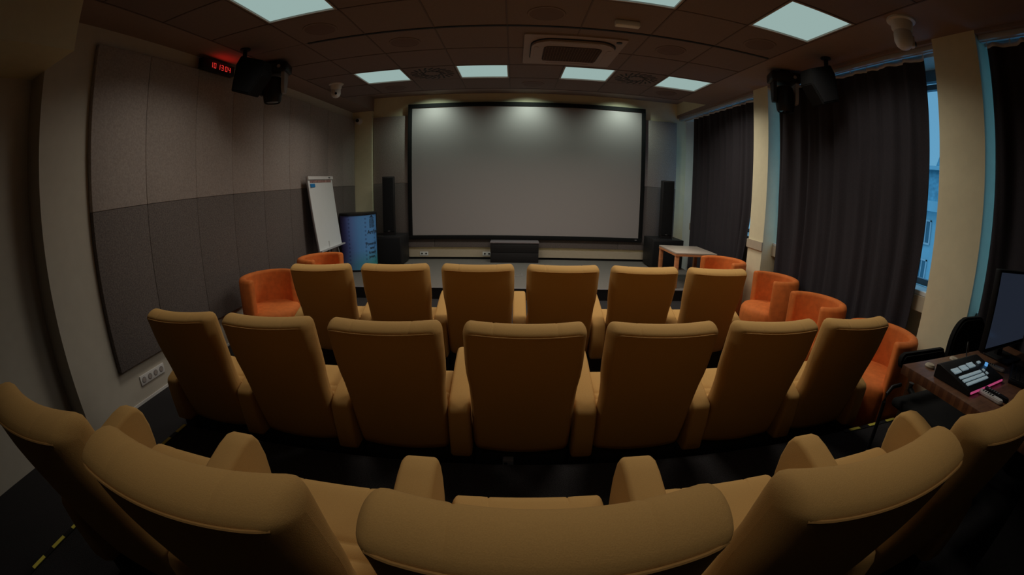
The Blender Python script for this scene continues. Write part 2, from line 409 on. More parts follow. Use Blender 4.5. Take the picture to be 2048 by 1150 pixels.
def ucols(edge, n_end=7, n_mid=12, creases=()):
    s = set()
    for k in range(n_end+1): s.add(round(1-edge*(1-math.sin(PI/2*k/n_end)), 5))
    for k in range(n_mid+1): s.add(round((1-edge)*k/n_mid, 5))
    for c in creases: s |= {c-0.025, c, c+0.025}
    s = sorted(s)
    return [-a for a in s[::-1] if a > 0] + s
# seat back: closed side profile, rear face leaning back
prof_b = [(0.178, 0.160), (0.150, 0.235), (0.120, 0.330), (0.070, 0.490), (0.022, 0.630), (-0.020, 0.750), (-0.040, 0.820), (-0.050, 0.856), (-0.038, 0.874),
          (-0.005, 0.889), (0.034, 0.890), (0.064, 0.872), (0.080, 0.825), (0.100, 0.740), (0.135, 0.630), (0.180, 0.500), (0.215, 0.400), (0.250, 0.300), (0.270, 0.200), (0.225, 0.152)]
CB = catmull([(a, b, 0) for a, b in prof_b], 2)
def medial(p):
    z = min(max(p[1], 0.19), 0.84)
    # centre line of the slab at this height
    t_ = (0.84-z)/0.65
    return (0.012+0.205*t_, z)
def back_off(a):
    e = abs(a); dy = 0.0; dz = 0.0; k = 1.0
    dy = 0.032*e*e; dz = 0.006*e*e
    if abs(e-0.5) < 0.012: k = 0.965
    return dy, dz, k
def seat_back_bm():
    bm = B()
    loop = []
    for v in CB:
        y, z = v[0], v[1]
        wgt = min(1, max(0.0, (z-0.30)/0.5))     # wings only in the upper part
        loop.append((y, z, wgt))
    med = [medial(p) for p in loop]
    loft(bm, loop, med, ucols(0.14, creases=(0.5,)), 0.257, 0.14, back_off)
    for v in bm.verts:                          # the lower edge hangs in a shallow curve
        v.co.x *= 1-0.058*min(1, max(0, (0.66-v.co.z)/0.12))
        if v.co.z < 0.45: v.co.z -= 0.030*(1-(v.co.x/0.257)**2)*(0.45-v.co.z)/0.3 - 0.012
    return bm
def piping_bm():
    bm = B(); pts = []
    for k in range(25):
        a = -0.90+1.8*k/24
        dy, dz, _ = back_off(a)
        e = abs(a); dd = 0.012*max(0, (e-0.80)/0.1)
        pts.append((a*0.257, -0.0525+dy+dd*0.6, 0.857+dz-dd*0.3))
    tube(bm, pts, 0.0032, 6); return bm
prof_c = [(0.20, 0.20), (0.40, 0.165), (0.575, 0.165), (0.608, 0.195), (0.618, 0.28), (0.616, 0.36), (0.600, 0.395), (0.565, 0.408), (0.50, 0.402), (0.42, 0.390), (0.39, 0.383), (0.375, 0.374), (0.36, 0.381), (0.335, 0.378), (0.32, 0.369), (0.305, 0.376), (0.28, 0.373), (0.265, 0.364), (0.25, 0.371), (0.22, 0.37), (0.195, 0.33)]
CC = [(p[0], p[1], 1.0) for p in catmull([(a, b, 0) for a, b in prof_c], 2)]
def cushion_bm():
    bm = B(); med = [(min(max(p[0], 0.24), 0.56), 0.28) for p in CC]
    def off(a):
        return 0, (0.006 if abs(a) > 0.55 else 0.0), (0.97 if abs(abs(a)-0.5) < 0.012 else 1.0)
    loft(bm, CC, med, ucols(0.12, creases=(0.5,)), 0.236, 0.12, off)
    return bm
prof_a = [(0.112, 0.16), (0.104, 0.30), (0.104, 0.405), (0.118, 0.432), (0.20, 0.468), (0.32, 0.512), (0.42, 0.545), (0.50, 0.565), (0.548, 0.570), (0.578, 0.560), (0.598, 0.530), (0.612, 0.470), (0.612, 0.40), (0.598, 0.30), (0.580, 0.18), (0.56, 0.14), (0.30, 0.13), (0.14, 0.135)]
def arm_bm():
    bm = B(); P = [Vector(p) for p in prof_a]; n = len(P)
    cx = sum(p.x for p in P)/n; cy = sum(p.y for p in P)/n
    def inset(d):
        out = []
        for i in range(n):
            a, b, c = P[i-1], P[i], P[(i+1) % n]
            n1 = Vector((-(b-a).y, (b-a).x)).normalized(); n2 = Vector((-(c-b).y, (c-b).x)).normalized()
            nn = (n1+n2).normalized()
            if nn.dot(Vector((cx, cy))-b) < 0: nn = -nn
            out.append(b+nn*d)
        return out
    R = 0.016; w_ = 0.0520; rings = []
    for x, d in ((-w_, R), (-w_+0.004, R*0.45), (-w_+0.010, R*0.13), (-w_+R, 0), (0, 0), (w_-R, 0), (w_-0.010, R*0.13), (w_-0.004, R*0.45), (w_, R)):
        rings.append([bm.verts.new((x, p.x, p.y)) for p in inset(d)])
    fs = []
    for i in range(len(rings)-1):
        for k in range(n): fs.append(bm.faces.new([rings[i][k], rings[i][(k+1) % n], rings[i+1][(k+1) % n], rings[i+1][k]]))
    fs.append(bm.faces.new(rings[0])); fs.append(bm.faces.new(rings[-1][::-1]))
    bmesh.ops.recalc_face_normals(bm, faces=fs)
    return bm
seat0 = thing('cinema_seat', 'x', 'armchair')
obj('backrest', seat_back_bm(), 'seat', seat0, angle=60)
obj('piping', piping_bm(), 'piping', seat0.children[0])
obj('seat_cushion', cushion_bm(), 'seat', seat0, angle=60)
arm0 = obj('armrest', arm_bm(), 'seat', seat0, angle=60); arm0.location = (-0.30, 0, 0)
bm = B(); box(bm, -0.235, 0.235, 0.20, 0.56, 0.0, 0.17, 0.004); box(bm, -0.352, -0.248, 0.17, 0.55, 0.0, 0.135, 0.004)
obj('base', bm, 'seat_dark', seat0)
first = [True]
def place_seat(x, y, z, label, group, right_arm=False):
    if first[0]: s = seat0; first[0] = False
    else: s = dup(seat0)
    s.location = (x, y, z); s['label'] = label; s['group'] = group
    if right_arm:
        a = arm0.copy(); C.objects.link(a); a.parent = s; a.location = (0.30, 0, 0)
        bm = B(); box(bm, 0.248, 0.352, 0.17, 0.55, 0.0, 0.135, 0.004); obj('base', bm, 'seat_dark', s)
rows = [('front', [-1.38+0.6*k for k in range(6)], -0.545, 0.0), ('middle', [-1.68+0.6*k for k in range(7)], -1.785, 0.0), ('rear', [-1.08+0.6*k for k in range(5)], -3.010, 0.17)]
pos = {6: ['leftmost', 'second from the left', 'third from the left', 'third from the right', 'second from the right', 'rightmost'],
       7: ['leftmost', 'second from the left', 'third from the left', 'middle one', 'third from the right', 'second from the right', 'rightmost'],
       5: ['leftmost, cut by the photo\'s left edge', 'second from the left', 'middle one nearest the camera', 'second from the right', 'rightmost, beside the wooden desk']}
SEATS = []
for nm, xs, y, z in rows:
    for k, x in enumerate(xs):
        SEATS.append((x+0.0015, y, z, 'mustard fabric cinema seat in the %s row, %s' % (nm, pos[len(xs)][k]), 'mustard seats of the %s row' % nm, k == len(xs)-1))

# ------------------------------------------------------------------ orange tub chairs
def tub_bm():
    bm = B(); R, T, Ht, Hs = 0.30, 0.075, 0.69, 0.40
    # back wall: swept arc with rounded top; open side towards +x
    a0, a1, n = math.radians(68), math.radians(292), 40
    prof = [(R-0.012, 0.06), (R, 0.10), (R, Ht-0.03), (R-0.010, Ht-0.008), (R-0.03, Ht), (R-T+0.02, Ht), (R-T+0.004, Ht-0.010), (R-T, Ht-0.03), (R-T, 0.36), (R-T, 0.06)]
    rings = []
    for k in range(n+1):
        a = a0+(a1-a0)*k/n
        sh = 0.0
        rings.append([bm.verts.new(((r-sh)*math.cos(a), (r-sh)*math.sin(a), z)) for r, z in prof])
    for r0, r1 in ((rings[0], -1), (rings[-1], 1)):
        pass
    fs = []
    for q in range(n):
        for k in range(len(prof)): fs.append(bm.faces.new([rings[q][k], rings[q][(k+1) % len(prof)], rings[q+1][(k+1) % len(prof)], rings[q+1][k]]))
    e1 = bm.faces.new(rings[0]); e2 = bm.faces.new(rings[-1][::-1]); fs += [e1, e2]
    bmesh.ops.recalc_face_normals(bm, faces=fs)
    bmesh.ops.bevel(bm, geom=list(set(e1.edges) | set(e2.edges)), offset=0.018, segments=3, profile=0.5, affect='EDGES')
    return bm
def tub_seat_bm():
    bm = B()
    lathe(bm, [(0.20, 0.055), (0.288, 0.06), (0.297, 0.10), (0.297, 0.30), (0.290, 0.345), (0.270, 0.372), (0.22, 0.385), (0.12, 0.392), (0.02, 0.394)], 48)
    # flatten what would push through the back wall
    for v in bm.verts:
        r = math.hypot(v.co.x, v.co.y); a = abs(math.atan2(v.co.y, v.co.x))
        if r > 0.262 and a > math.radians(70): v.co.x *= 0.262/r; v.co.y *= 0.262/r
    return bm
tub0 = thing('tub_chair', 'x', 'tub chair', group='orange velvet tub chairs')
obj('back_shell', tub_bm(), 'velvet', tub0, angle=50)
obj('seat_cushion', tub_seat_bm(), 'velvet', tub0, angle=50)
bm = B(); cyl(bm, (0, 0, 0), 0.23, 0.06, n=32); obj('base', bm, 'black', tub0)
TUBS = [(-2.25, 0.05, 335, 'orange velvet tub chair against the left wall, fully open to view beside the front row'),
        (-2.12, 1.02, 345, 'orange velvet tub chair below the flipchart, only its rim showing'),
        (2.56, 1.13, 200, 'orange velvet tub chair in front of the small wooden table'),
        (2.685, 0.225, 170, 'orange velvet tub chair beside the cream pillar, its seat in view'),
        (2.57, -0.63, 172, 'orange velvet tub chair before the wide curtain, behind the middle row\'s right end'),
        (2.605, -1.42, 176, 'orange velvet tub chair nearest the wooden desk')]
for k, (x, y, a, l) in enumerate(TUBS):
    o = tub0 if k == 0 else dup(tub0)
    o.location = (x, y, 0.0); o.rotation_euler = (0, 0, math.radians(a)); o['label'] = l
for s in SEATS: place_seat(*s)

# ------------------------------------------------------------------ curtains
def curtain(name, label, y0, y1, z0, zt, pitch, amp, seedv, pull, group='charcoal curtains'):
    random.seed(seedv)
    xc = 3.02
    t = thing(name, label, 'curtain', (0, 0, 0), group=group)
    n = int((y1-y0)/pitch*14); zs = [z0, z0+0.25, 0.7, 1.1, 1.5, 1.9, 2.3, 2.5, zt-0.03, zt]
    ph, folds = [], []
    p_ = 0
    for k in range(n+1):
        p_ += (2*PI/14)*(1+0.35*math.sin(k*0.031*7+seedv)+0.22*math.sin(k*0.11+2*seedv))
        ph.append(p_); folds.append(0.8+0.3*math.sin(k*0.043+seedv*3))
    def pt(k, z):
        f = k/n; y = y0+(y1-y0)*f
        hh = (zt-z)/(zt-z0)
        a = amp*(0.85+0.15*min(1, hh*2.5))*folds[k]
        x = xc + a*math.sin(ph[k]+0.35*math.sin(hh*3+f*9)) + 0.007*math.sin(2.3*ph[k]+hh*4)
        return (x, y+pull(f, z)+0.010*math.sin(ph[k]*0.7+hh*5)*hh, z)
    bm = B(); V = [[bm.verts.new(pt(k, z)) for z in zs] for k in range(n+1)]
    for k in range(n):
        for q in range(len(zs)-1): bm.faces.new([V[k][q], V[k+1][q], V[k+1][q+1], V[k][q+1]])
    o = obj('drape', bm, 'curtain', t, angle=80)
    md = o.modifiers.new('thickness', 'SOLIDIFY'); md.thickness = 0.004
    bm = B(); V = [[bm.verts.new((pt(k, zt)[0]-0.003, pt(k, zt)[1], z)) for z in (zt-0.012, zt+0.018)] for k in range(n+1)]
    for k in range(n): bm.faces.new([V[k][0], V[k+1][0], V[k+1][1], V[k][1]])
    o = obj('heading_tape', bm, 'tape', t, angle=80); md = o.modifiers.new('thickness', 'SOLIDIFY'); md.thickness = 0.003
    # gliders
    bm = B(); k = 0
    while k <= n:
        x, y, _ = pt(k, zt); box(bm, xc-0.004, xc+0.004, y-0.004, y+0.004, zt+0.005, 2.719); k += 14
    obj('gliders', bm, 'white', t, False)['kind'] = 'stuff'
def pull1(f, z):   # near edge gathers back below the sill
    return 0.20*max(0, 1-f*5)*max(0, min(1, (1.5-z)/1.1))**1.3
def pull2(f, z):
    return -0.05*max(0, f*6-5)*max(0, min(1, (1.5-z)/1.1))+0.04*max(0, 1-f*6)*max(0, (1.6-z)/1.3)
curtain('curtain', 'narrow charcoal curtain at the front window, beside the right tower speaker', 1.30, 3.20, 0.06, 2.685, 0.19, 0.028, 3, pull1)
curtain('curtain', 'wide charcoal curtain over the middle window between the two pillars', -1.365, 0.74, 0.04, 2.685, 0.22, 0.030, 5, pull2)
curtain('curtain', 'charcoal curtain at the photo\'s right edge behind the monitor', -4.4, -1.99, 0.19, 2.685, 0.20, 0.028, 9, lambda f, z: 0)
for k, (a, b, l) in enumerate(((1.205, 3.79, 'white curtain rail over the front window'), (-1.515, 0.865, 'white curtain rail over the middle window'), (-4.55, -1.935, 'white curtain rail over the window at the photo\'s right edge'))):
    bm = B(); box(bm, 2.985, 3.055, a, b, 2.728, 2.7645, 0.003); box(bm, 3.012, 3.028, a, b, 2.722, 2.728)
    tag(obj('curtain_rail', bm, 'alu'), l, 'curtain rail', 'curtain rails')

# ------------------------------------------------------------------ ceiling fittings
def area(name, loc, rot, size, watts, col, parent, spread=180, size_y=None):
    l = bpy.data.lights.new(name, 'AREA'); l.energy = watts; l.color = col; l.size = size; l.spread = math.radians(spread)
    if size_y: l.shape = 'RECTANGLE'; l.size_y = size_y
    o = bpy.data.objects.new(name, l); C.objects.link(o); o.location = loc; o.rotation_euler = rot; o.parent = parent
    return o
light0 = thing('ceiling_light', 'x', 'ceiling light', group='square ceiling lights')
bm = B()
for (a, b, c, d) in ((-0.30, 0.30, -0.30, -0.278), (-0.30, 0.30, 0.278, 0.30), (-0.30, -0.278, -0.278, 0.278), (0.278, 0.30, -0.278, 0.278)): box(bm, a, b, c, d, -0.004, 0.030)
obj('frame', bm, 'gridl', light0, False)
bobj('diffuser', 'panel', light0, -0.278, 0.278, -0.278, 0.278, 0.010, 0.028)
LL = ['leftmost of the four lit square lights in front of the screen', 'second from the left of the four lit square lights in front of the screen',
      'third from the left of the four lit square lights in front of the screen', 'rightmost of the four lit square lights in front of the screen',
      'large lit square light at the top left of the photo', 'lit square light at the photo\'s top edge, cut off, beside the small white box',
      'large lit square light at the top right, whole in view']
for k, (x, y) in enumerate(LIGHTS):
    o = light0 if k == 0 else dup(light0)
    o.location = (x, y, H); o['label'] = LL[k]
    pw, spread = ((PANEL_W, 145) if y > 0 else (PANEL_W*0.50*{-1.5: 0.34, 0.9: 1.25, 2.1: 0.38}[x], 129))
    area('lamp', (0, 0, 0.006), (0, 0, 0), 0.52, pw, (1.0, 0.92, 0.80), o, spread)
light1 = dup(light0)
for c in list(light1.children):
    if c.type == 'LIGHT': bpy.data.objects.remove(c)
    elif c.name.startswith('diffuser'): c.data = c.data.copy(); c.data.materials[0] = M['panel_added']
for k, (x, y) in enumerate(ADDED_LIGHTS):
    o = light1 if k == 0 else dup(light1)
    o.location = (x, y, H); o['label'] = 'added dim square light above the rear row, %s, just outside the photo' % ('left' if k == 0 else 'right'); o['group'] = 'added rear lights'
for o in [o for o in C.objects if o.get('group') == 'added rear lights']: area('lamp', (0, 0, 0.006), (0, 0, 0), 0.52, 0.75, (1.0, 0.92, 0.80), o, 78)  # low lamps of the added lights, aimed down on the rear headrests
def spk_thing():
    t = thing('ceiling_speaker', 'x', 'ceiling speaker', group='round ceiling speakers')
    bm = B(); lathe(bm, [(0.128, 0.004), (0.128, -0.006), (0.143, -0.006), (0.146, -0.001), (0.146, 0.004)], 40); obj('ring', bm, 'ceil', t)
    bm = B(); lathe(bm, [(0.127, 0.002), (0.127, -0.005), (0.06, -0.008), (0.001, -0.009)], 40); obj('grille', bm, 'spk', t)
    return t
sp0 = spk_thing()
SP = [(-0.93, 0.32, 'round ceiling speaker above the left half of the screen, in front of the swirl outlet'), (0.30, -0.27, 'large round ceiling speaker at the top centre of the photo'),
      (-1.5, -0.28, 'round ceiling speaker beside the large top left light'), (2.11, -0.28, 'round ceiling speaker beside the large top right light'),
      (1.50, 0.32, 'round ceiling speaker right of the air conditioner'), (0.30, 2.11, 'round ceiling speaker nearest the screen, at its middle'),
      (-1.53, 2.15, 'round ceiling speaker nearest the screen at its left, by the white dome camera'), (2.10, 2.09, 'round ceiling speaker nearest the screen at its right')]
for k, (x, y, l) in enumerate(SP):
    o = sp0 if k == 0 else dup(sp0)
    o.location = (x, y, H); o['label'] = l
# swirl air outlets
def swirl():
    t = thing('swirl_air_outlet', 'x', 'air outlet', group='swirl air outlets')
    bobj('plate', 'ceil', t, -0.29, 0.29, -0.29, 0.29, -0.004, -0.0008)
    bm = B()
    for ring, (r0, n, ln, tw) in enumerate(((0.12, 12, 0.10, 0.9), (0.215, 20, 0.095, 0.55))):
        for k in range(n):
            a = 2*PI*k/n + ring*0.1
            m = Matrix.Rotation(a, 4, 'Z') @ Matrix.Translation((r0, 0, 0)) @ Matrix.Rotation(tw, 4, 'Z')
            box(bm, -ln/2, ln/2, -0.0105, 0.0105, -0.0065, -0.003, M4=m)
    obj('slots', bm, 'blackwood', t, False)
    return t
sw0 = swirl(); sw0.location = (-0.9, 1.5, H); sw0['label'] = 'swirl-slotted square air outlet between the two left front lights'
o = dup(sw0, (1.5, 1.5, H), None, 'swirl-slotted square air outlet between the two right front lights')
# cassette air conditioner
t = thing('air_conditioner', 'square ceiling cassette air conditioner with a dark grille', 'air conditioner', (0.60, 0.635, H))
def rrect(hw, hh, r, n=6, cx=0, cy=0):
    out = []
    for (sx_, sy_, a0) in ((1, 1, 0), (-1, 1, 90), (-1, -1, 180), (1, -1, 270)):
        for k in range(n+1):
            a = math.radians(a0+90*k/n); out.append((cx+sx_*(hw-r)+r*math.cos(a), cy+sy_*(hh-r)+r*math.sin(a)))
    return out
bm = B(); prism(bm, rrect(0.455, 0.46, 0.02), 'z', -0.016, -0.001); obj('cover_plate', bm, 'acw', t)
bm = B(); prism(bm, rrect(0.393, 0.388, 0.195, 10), 'z', -0.021, -0.016); obj('shadow_ring', bm, 'blackwood', t)
bm = B(); prism(bm, rrect(0.385, 0.375, 0.19, 10, 0, 0.012), 'z', -0.040, -0.021); obj('inner_cover', bm, 'acw', t)
bm = B(); prism(bm, rrect(0.27, 0.235, 0.06, 6, 0, 0.01), 'z', -0.044, -0.040); obj('grille', bm, 'grill', t)
bm = B()
for k in range(19):
    x = -0.25+k*0.0278; box(bm, x-0.0018, x+0.0018, -0.22, 0.24, -0.047, -0.044)
for k in range(17):
    y = -0.21+k*0.0275; box(bm, -0.26, 0.26, y-0.0018, y+0.0018, -0.047, -0.044)
obj('grille_bars', bm, 'spk', t, False)
for (sx_, a, b, c, d) in ((1, -0.22, 0.22, -0.345, -0.300), (1, -0.22, 0.22, 0.315, 0.352)):
    bm = B(); prism(bm, rrect((b-a)/2, (d-c)/2, 0.015, 4, 0, (c+d)/2), 'z', -0.0425, -0.040); obj('air_flap', bm, 'acw', t)
for sx_ in (-1, 1):
    bm = B(); prism(bm, rrect(0.02, 0.20, 0.015, 4, sx_*0.34, 0.01), 'z', -0.0425, -0.040); obj('air_flap', bm, 'acw', t)
bm = B(); lathe(bm, [(0.026, -0.016), (0.026, -0.024), (0.001, -0.026)], 20, (0.385, -0.385, 0)); obj('sensor_eye', bm, 'black', t)
# small white box
t = thing('wireless_access_point', 'small white flat box on the ceiling near the top edge', 'ceiling box', (0.93, -0.245, H))
bm = B(); box(bm, -0.098, 0.098, -0.03, 0.03, -0.050, -0.0005, 0.008, 3); obj('case', bm, 'white', t)
# PTZ cameras
def ptz(loc, label, rz, sc):
    t = thing('dome_camera', label, 'camera', loc, rz, group='white ceiling cameras')
    bm = B(); lathe(bm, [(0.095*sc, 0), (0.095*sc, -0.012*sc), (0.075*sc, -0.018*sc), (0.07*sc, -0.06*sc), (0.060*sc, -0.075*sc)], 32); obj('mount', bm, 'white', t)
    bm = B(); lathe(bm, [(0.058*sc, -0.073*sc), (0.062*sc, -0.09*sc), (0.062*sc, -0.135*sc), (0.050*sc, -0.165*sc), (0.03*sc, -0.182*sc), (0.002, -0.187*sc)], 32); obj('head', bm, 'white', t)
    bm = B(); box(bm, -0.022*sc, 0.022*sc, -0.070*sc, -0.040*sc, -0.168*sc, -0.095*sc, 0.010*sc, 3); obj('lens_housing', bm, 'white', t)
    bm = B(); cyl(bm, (0, -0.078*sc, -0.142*sc), 0.016*sc, 0.012*sc, 'y', 20); obj('lens', bm, 'glassd', t)
ptz((-2.16, 1.585, H), 'white dome camera on the ceiling left of the front lights', math.radians(24), 1.0)
ptz((2.55, -1.53, H), 'white dome camera on the ceiling at the top right, in shade', math.radians(50), 1.15)
# small dome camera on the corner column
t = thing('wall_camera', 'small white ball camera on the cream column left of the screen', 'camera', (-2.64, 3.70, 2.62))
bm = B(); cyl(bm, (0, -0.025, 0), 0.060, 0.025, 'y', 28); obj('mount', bm, 'white', t)
bm = B(); bmesh.ops.create_uvsphere(bm, u_segments=24, v_segments=16, radius=0.056, matrix=Matrix.Translation((0, -0.045, 0))); obj('ball', bm, 'white', t)
bm = B(); cyl(bm, (0.0, -0.104, 0.0), 0.030, 0.012, 'y', 20); obj('lens', bm, 'glassd', t)
# moving head stage lights
def moving_head(loc, label, rz):
    t = thing('moving_head_light', label, 'stage light', loc, rz, group='black moving head lights')
    bm = B(); box(bm, -0.165, 0.165, -0.12, 0.12, -0.135, -0.035, 0.02, 2); box(bm, -0.05, 0.05, -0.05, 0.05, -0.035, 0.0); obj('base', bm, 'black', t)
    bm = B(); cyl(bm, (0.085, -0.126, -0.085), 0.018, 0.008, 'y', 16); obj('socket', bm, 'silver', t)
    for s in (-1, 1):
        bm = B(); prism(bm, [(-0.075, -0.135), (0.075, -0.135), (0.055, -0.30), (0.03, -0.345), (-0.03, -0.345), (-0.055, -0.30)], 'x', s*0.120-0.018, s*0.120+0.018); obj('yoke_arm', bm, 'silver' if s > 0 else 'black', t)
    bm = B(); prof = [(0.045, -0.165), (0.085, -0.18), (0.098, -0.22), (0.100, -0.36), (0.090, -0.42), (0.080, -0.435), (0.078, -0.425)]
    lathe(bm, prof, 28); obj('head', bm, 'black', t)
    bm = B(); lathe(bm, [(0.077, -0.424), (0.05, -0.432), (0.001, -0.434)], 24); obj('lens', bm, 'glassd', t)
moving_head((-2.31, 0.33, H), 'black moving head stage light on the ceiling near the red clock', 0.25)
moving_head((2.74, 0.24, H), 'black moving head stage light before the top of the wide curtain', -0.35)
# box loudspeakers on ceiling poles
def hung(loc, label, rz, tilt):
    t = thing('hanging_loudspeaker', label, 'loudspeaker', loc, rz, group='loudspeakers on ceiling poles')
    bm = B(); cyl(bm, (0, 0, -0.16), 0.021, 0.16, n=16); cyl(bm, (0, 0, -0.012), 0.05, 0.012, n=20); obj('pole', bm, 'black', t)
    P = [(0.014, -0.087), (0.263, -0.179), (0.266, -0.314), (0.132, -0.471), (-0.073, -0.397), (-0.036, -0.157)]
    bm = B(); prism(bm, [(x*tilt, z) for x, z in P], 'y', -0.08, 0.08); bmesh.ops.bevel(bm, geom=bm.edges[:], offset=0.006, segments=2, affect='EDGES'); obj('cabinet', bm, 'blackm', t)
    bm = B(); prism(bm, [((x*0.86+0.018)*tilt, z*0.86-0.045) for x, z in P], 'y', -0.086, -0.0805); obj('grille', bm, 'cloth', t)
hung((-2.31, -0.20, H), 'black loudspeaker hung from a ceiling pole right beside the red clock', 0.0, 1)
hung((2.76, -0.42, H), 'black loudspeaker hung from a ceiling pole before the wide curtain', 0.0, -1)
# red digital clock
t = thing('digital_clock', 'black wall clock with red glowing digits 10 13 04', 'clock', (-2.655, -0.15, 2.70), 0)
bobj('case', 'black', t, -0.060, 0.0, -0.25, 0.25, -0.05, 0.05, bev=0.004)
SEG = {'0': 'abcdef', '1': 'bc', '3': 'abgcd', '4': 'fgbc'}
def digit(parent, d, y, w_=0.034, h=0.052, tk=0.0062):
    bm = B(); x0, x1 = 0.001, 0.003
    S = {'a': (0, w_, h-tk, h), 'd': (0, w_, 0, tk), 'g': (0, w_, h/2-tk/2, h/2+tk/2), 'f': (0, tk, h/2, h), 'b': (w_-tk, w_, h/2, h), 'e': (0, tk, 0, h/2), 'c': (w_-tk, w_, 0, h/2)}
    for c in SEG[d]:
        a, b, lo, hi = S[c]; e = 0.0012
        box(bm, x0, x1, y+a+e, y+b-e, -h/2+lo+e, -h/2+hi-e)
    obj('digit', bm, 'red', parent, False)
# seen from the room (+x side) the reading direction is +y
for d, y in zip('101304', (-0.140, -0.088, -0.024, 0.030, 0.092, 0.144)): digit(t, d, y)
area('glow', (0.035, 0.05, -0.02), (math.radians(180), 0, 0), 0.05, 0.10, (1.0, 0.02, 0.015), t, 170, 0.30)
# spotlights in the raised slot above the screen
sl0 = None
for k, (x, l) in enumerate(((-1.28, 'left'), (0.28, 'middle'), (1.86, 'right'))):
    t = thing('recessed_spotlight', 'recessed spotlight above the screen, casting the %s pool of light' % l, 'spotlight', (x, 3.34, 3.03), group='spotlights above the screen')
    bm = B(); lathe(bm, [(0.036, 0.0), (0.036, -0.008), (0.050, -0.008), (0.050, 0.0)], 24); obj('ring', bm, 'white', t)
    ld = bpy.data.lights.new('lamp', 'SPOT'); ld.energy = SPOT_W; ld.spot_size = math.radians(140); ld.spot_blend = 1.0; ld.color = (0.80, 1.0, 0.86); ld.shadow_soft_size = 0.03
    lo = bpy.data.objects.new('lamp', ld); C.objects.link(lo); lo.parent = t; lo.location = (0, 0, -0.02); lo.rotation_euler = (math.radians(16), 0, 0)

# ------------------------------------------------------------------ stage furniture
def sub(x0, x1, y0, y1, zt, label):
    t = thing('subwoofer', label, 'speaker', ((x0+x1)/2, (y0+y1)/2, 0.15), group='black subwoofers')
    w_, d, h = (x1-x0)/2, (y1-y0)/2, zt-0.15
    bobj('cabinet', 'darkcab', t, -w_, w_, -d, d, 0.02, h, bev=0.008)
    bobj('grille', 'cloth', t, -w_+0.02, w_-0.02, -d-0.012, -d-0.001, 0.04, h-0.03, bev=0.004)
    for sx_ in (-1, 1):
        for sy_ in (-1, 1): bm = B(); cyl(bm, (sx_*(w_-0.05), sy_*(d-0.05), 0), 0.02, 0.019, n=12); obj('foot', bm, 'black', t)
sub(-2.27, -1.73, 3.12, 3.62, 0.635, 'black subwoofer under the left tower speaker')
sub(2.33, 2.88, 3.12, 3.62, 0.640, 'black subwoofer under the right tower speaker')
def tower(x0, x1, y0, y1, z0, z1, label, rz):
    t = thing('tower_speaker', label, 'speaker', ((x0+x1)/2, (y0+y1)/2, z0), rz, group='slim tower speakers')
    w_, d, h = (x1-x0)/2, (y1-y0)/2, z1-z0
    bobj('cabinet', 'darkcab', t, -w_, w_, -d, d, 0.012, h, bev=0.005)
    bobj('grille', 'cloth', t, -w_+0.012, w_-0.012, -d-0.012, -d-0.001, 0.06, h-0.02, bev=0.004)
    bobj('foot_plate', 'black', t, -w_-0.01, w_+0.01, -d-0.01, d, 0.0, 0.012)
    bobj('badge', 'silver', t, -0.018, 0.018, -d-0.0135, -d-0.012, 0.068, 0.074)
tower(-2.09, -1.90, 3.26, 3.50, 0.636, 1.60, 'slim black tower speaker left of the screen', math.radians(12))
tower(2.53, 2.73, 3.26, 3.50, 0.641, 1.61, 'slim black tower speaker right of the screen', math.radians(-12))
t = thing('centre_speaker', 'wide black box speaker with a grey top edge under the screen', 'speaker', (0.09, 3.58, 0.15))
bobj('lower_cabinet', 'darkcab', t, -0.40, 0.395, -0.13, 0.14, 0.0, 0.165, bev=0.004)
bobj('upper_cabinet', 'darkcab', t, -0.40, 0.395, -0.13, 0.14, 0.168, 0.325, bev=0.004)
bobj('top_plate', 'greylip', t, -0.405, 0.40, -0.145, 0.14, 0.326, 0.350, bev=0.005)
bobj('badge', 'silver', t, -0.36, -0.33, -0.1465, -0.145, 0.330, 0.336)
# sockets in the front trunking and floor box
def socket_block(x, label):
    t = thing('socket_outlet', label, 'power socket', (x, 3.745, 0.25), group='sockets in the front trunking')
    bobj('plate', 'reveal', t, -0.075, 0.075, -0.008, -0.0005, -0.036, 0.036, bev=0.002)
    for s in (-1, 1):
        bm = B(); cyl(bm, (s*0.037, -0.010, 0), 0.016, 0.002, 'y', 18); obj('socket', bm, 'seat_dark', t)
socket_block(-1.49, 'white double socket in the beige trunking, left of the wide box speaker')
socket_block(-0.385, 'white double socket right beside the wide box speaker')
t = thing('floor_box', 'flat carpeted floor outlet box with a metal rim in the stage floor', 'floor outlet', (0.10, 2.52, 0.15))
bm = B()
for (a, b, c, d) in ((-0.10, 0.10, -0.10, -0.092), (-0.10, 0.10, 0.092, 0.10), (-0.10, -0.092, -0.092, 0.092), (0.092, 0.10, -0.092, 0.092)): box(bm, a, b, c, d, 0.0005, 0.005)
obj('rim', bm, 'silver', t, False); bobj('lid', 'stage', t, -0.091, 0.091, -0.091, 0.091, 0.0005, 0.003)
# small wooden table
t = thing('side_table', 'small square table with pale top and beech legs on the stage', 'table', (2.535, 2.17, 0.15))
bobj('tabletop', 'tabletop', t, -0.315, 0.315, -0.345, 0.345, 0.466, 0.488, bev=0.003)
bm = B()
for (a, b, c, d) in ((-0.315, 0.315, -0.3465, -0.30), (-0.315, 0.315, 0.30, 0.3465), (-0.3165, -0.27, -0.30, 0.30), (0.27, 0.3165, -0.30, 0.30)): box(bm, a, b, c, d, 0.440, 0.4655)
obj('edge_frame', bm, 'beech', t)
for sx_ in (-1, 1):
    for sy_ in (-1, 1):
        bobj('leg', 'beech', t, sx_*0.285-0.026, sx_*0.285+0.026, sy_*0.315-0.026, sy_*0.315+0.026, 0.0, 0.4395, bev=0.004)
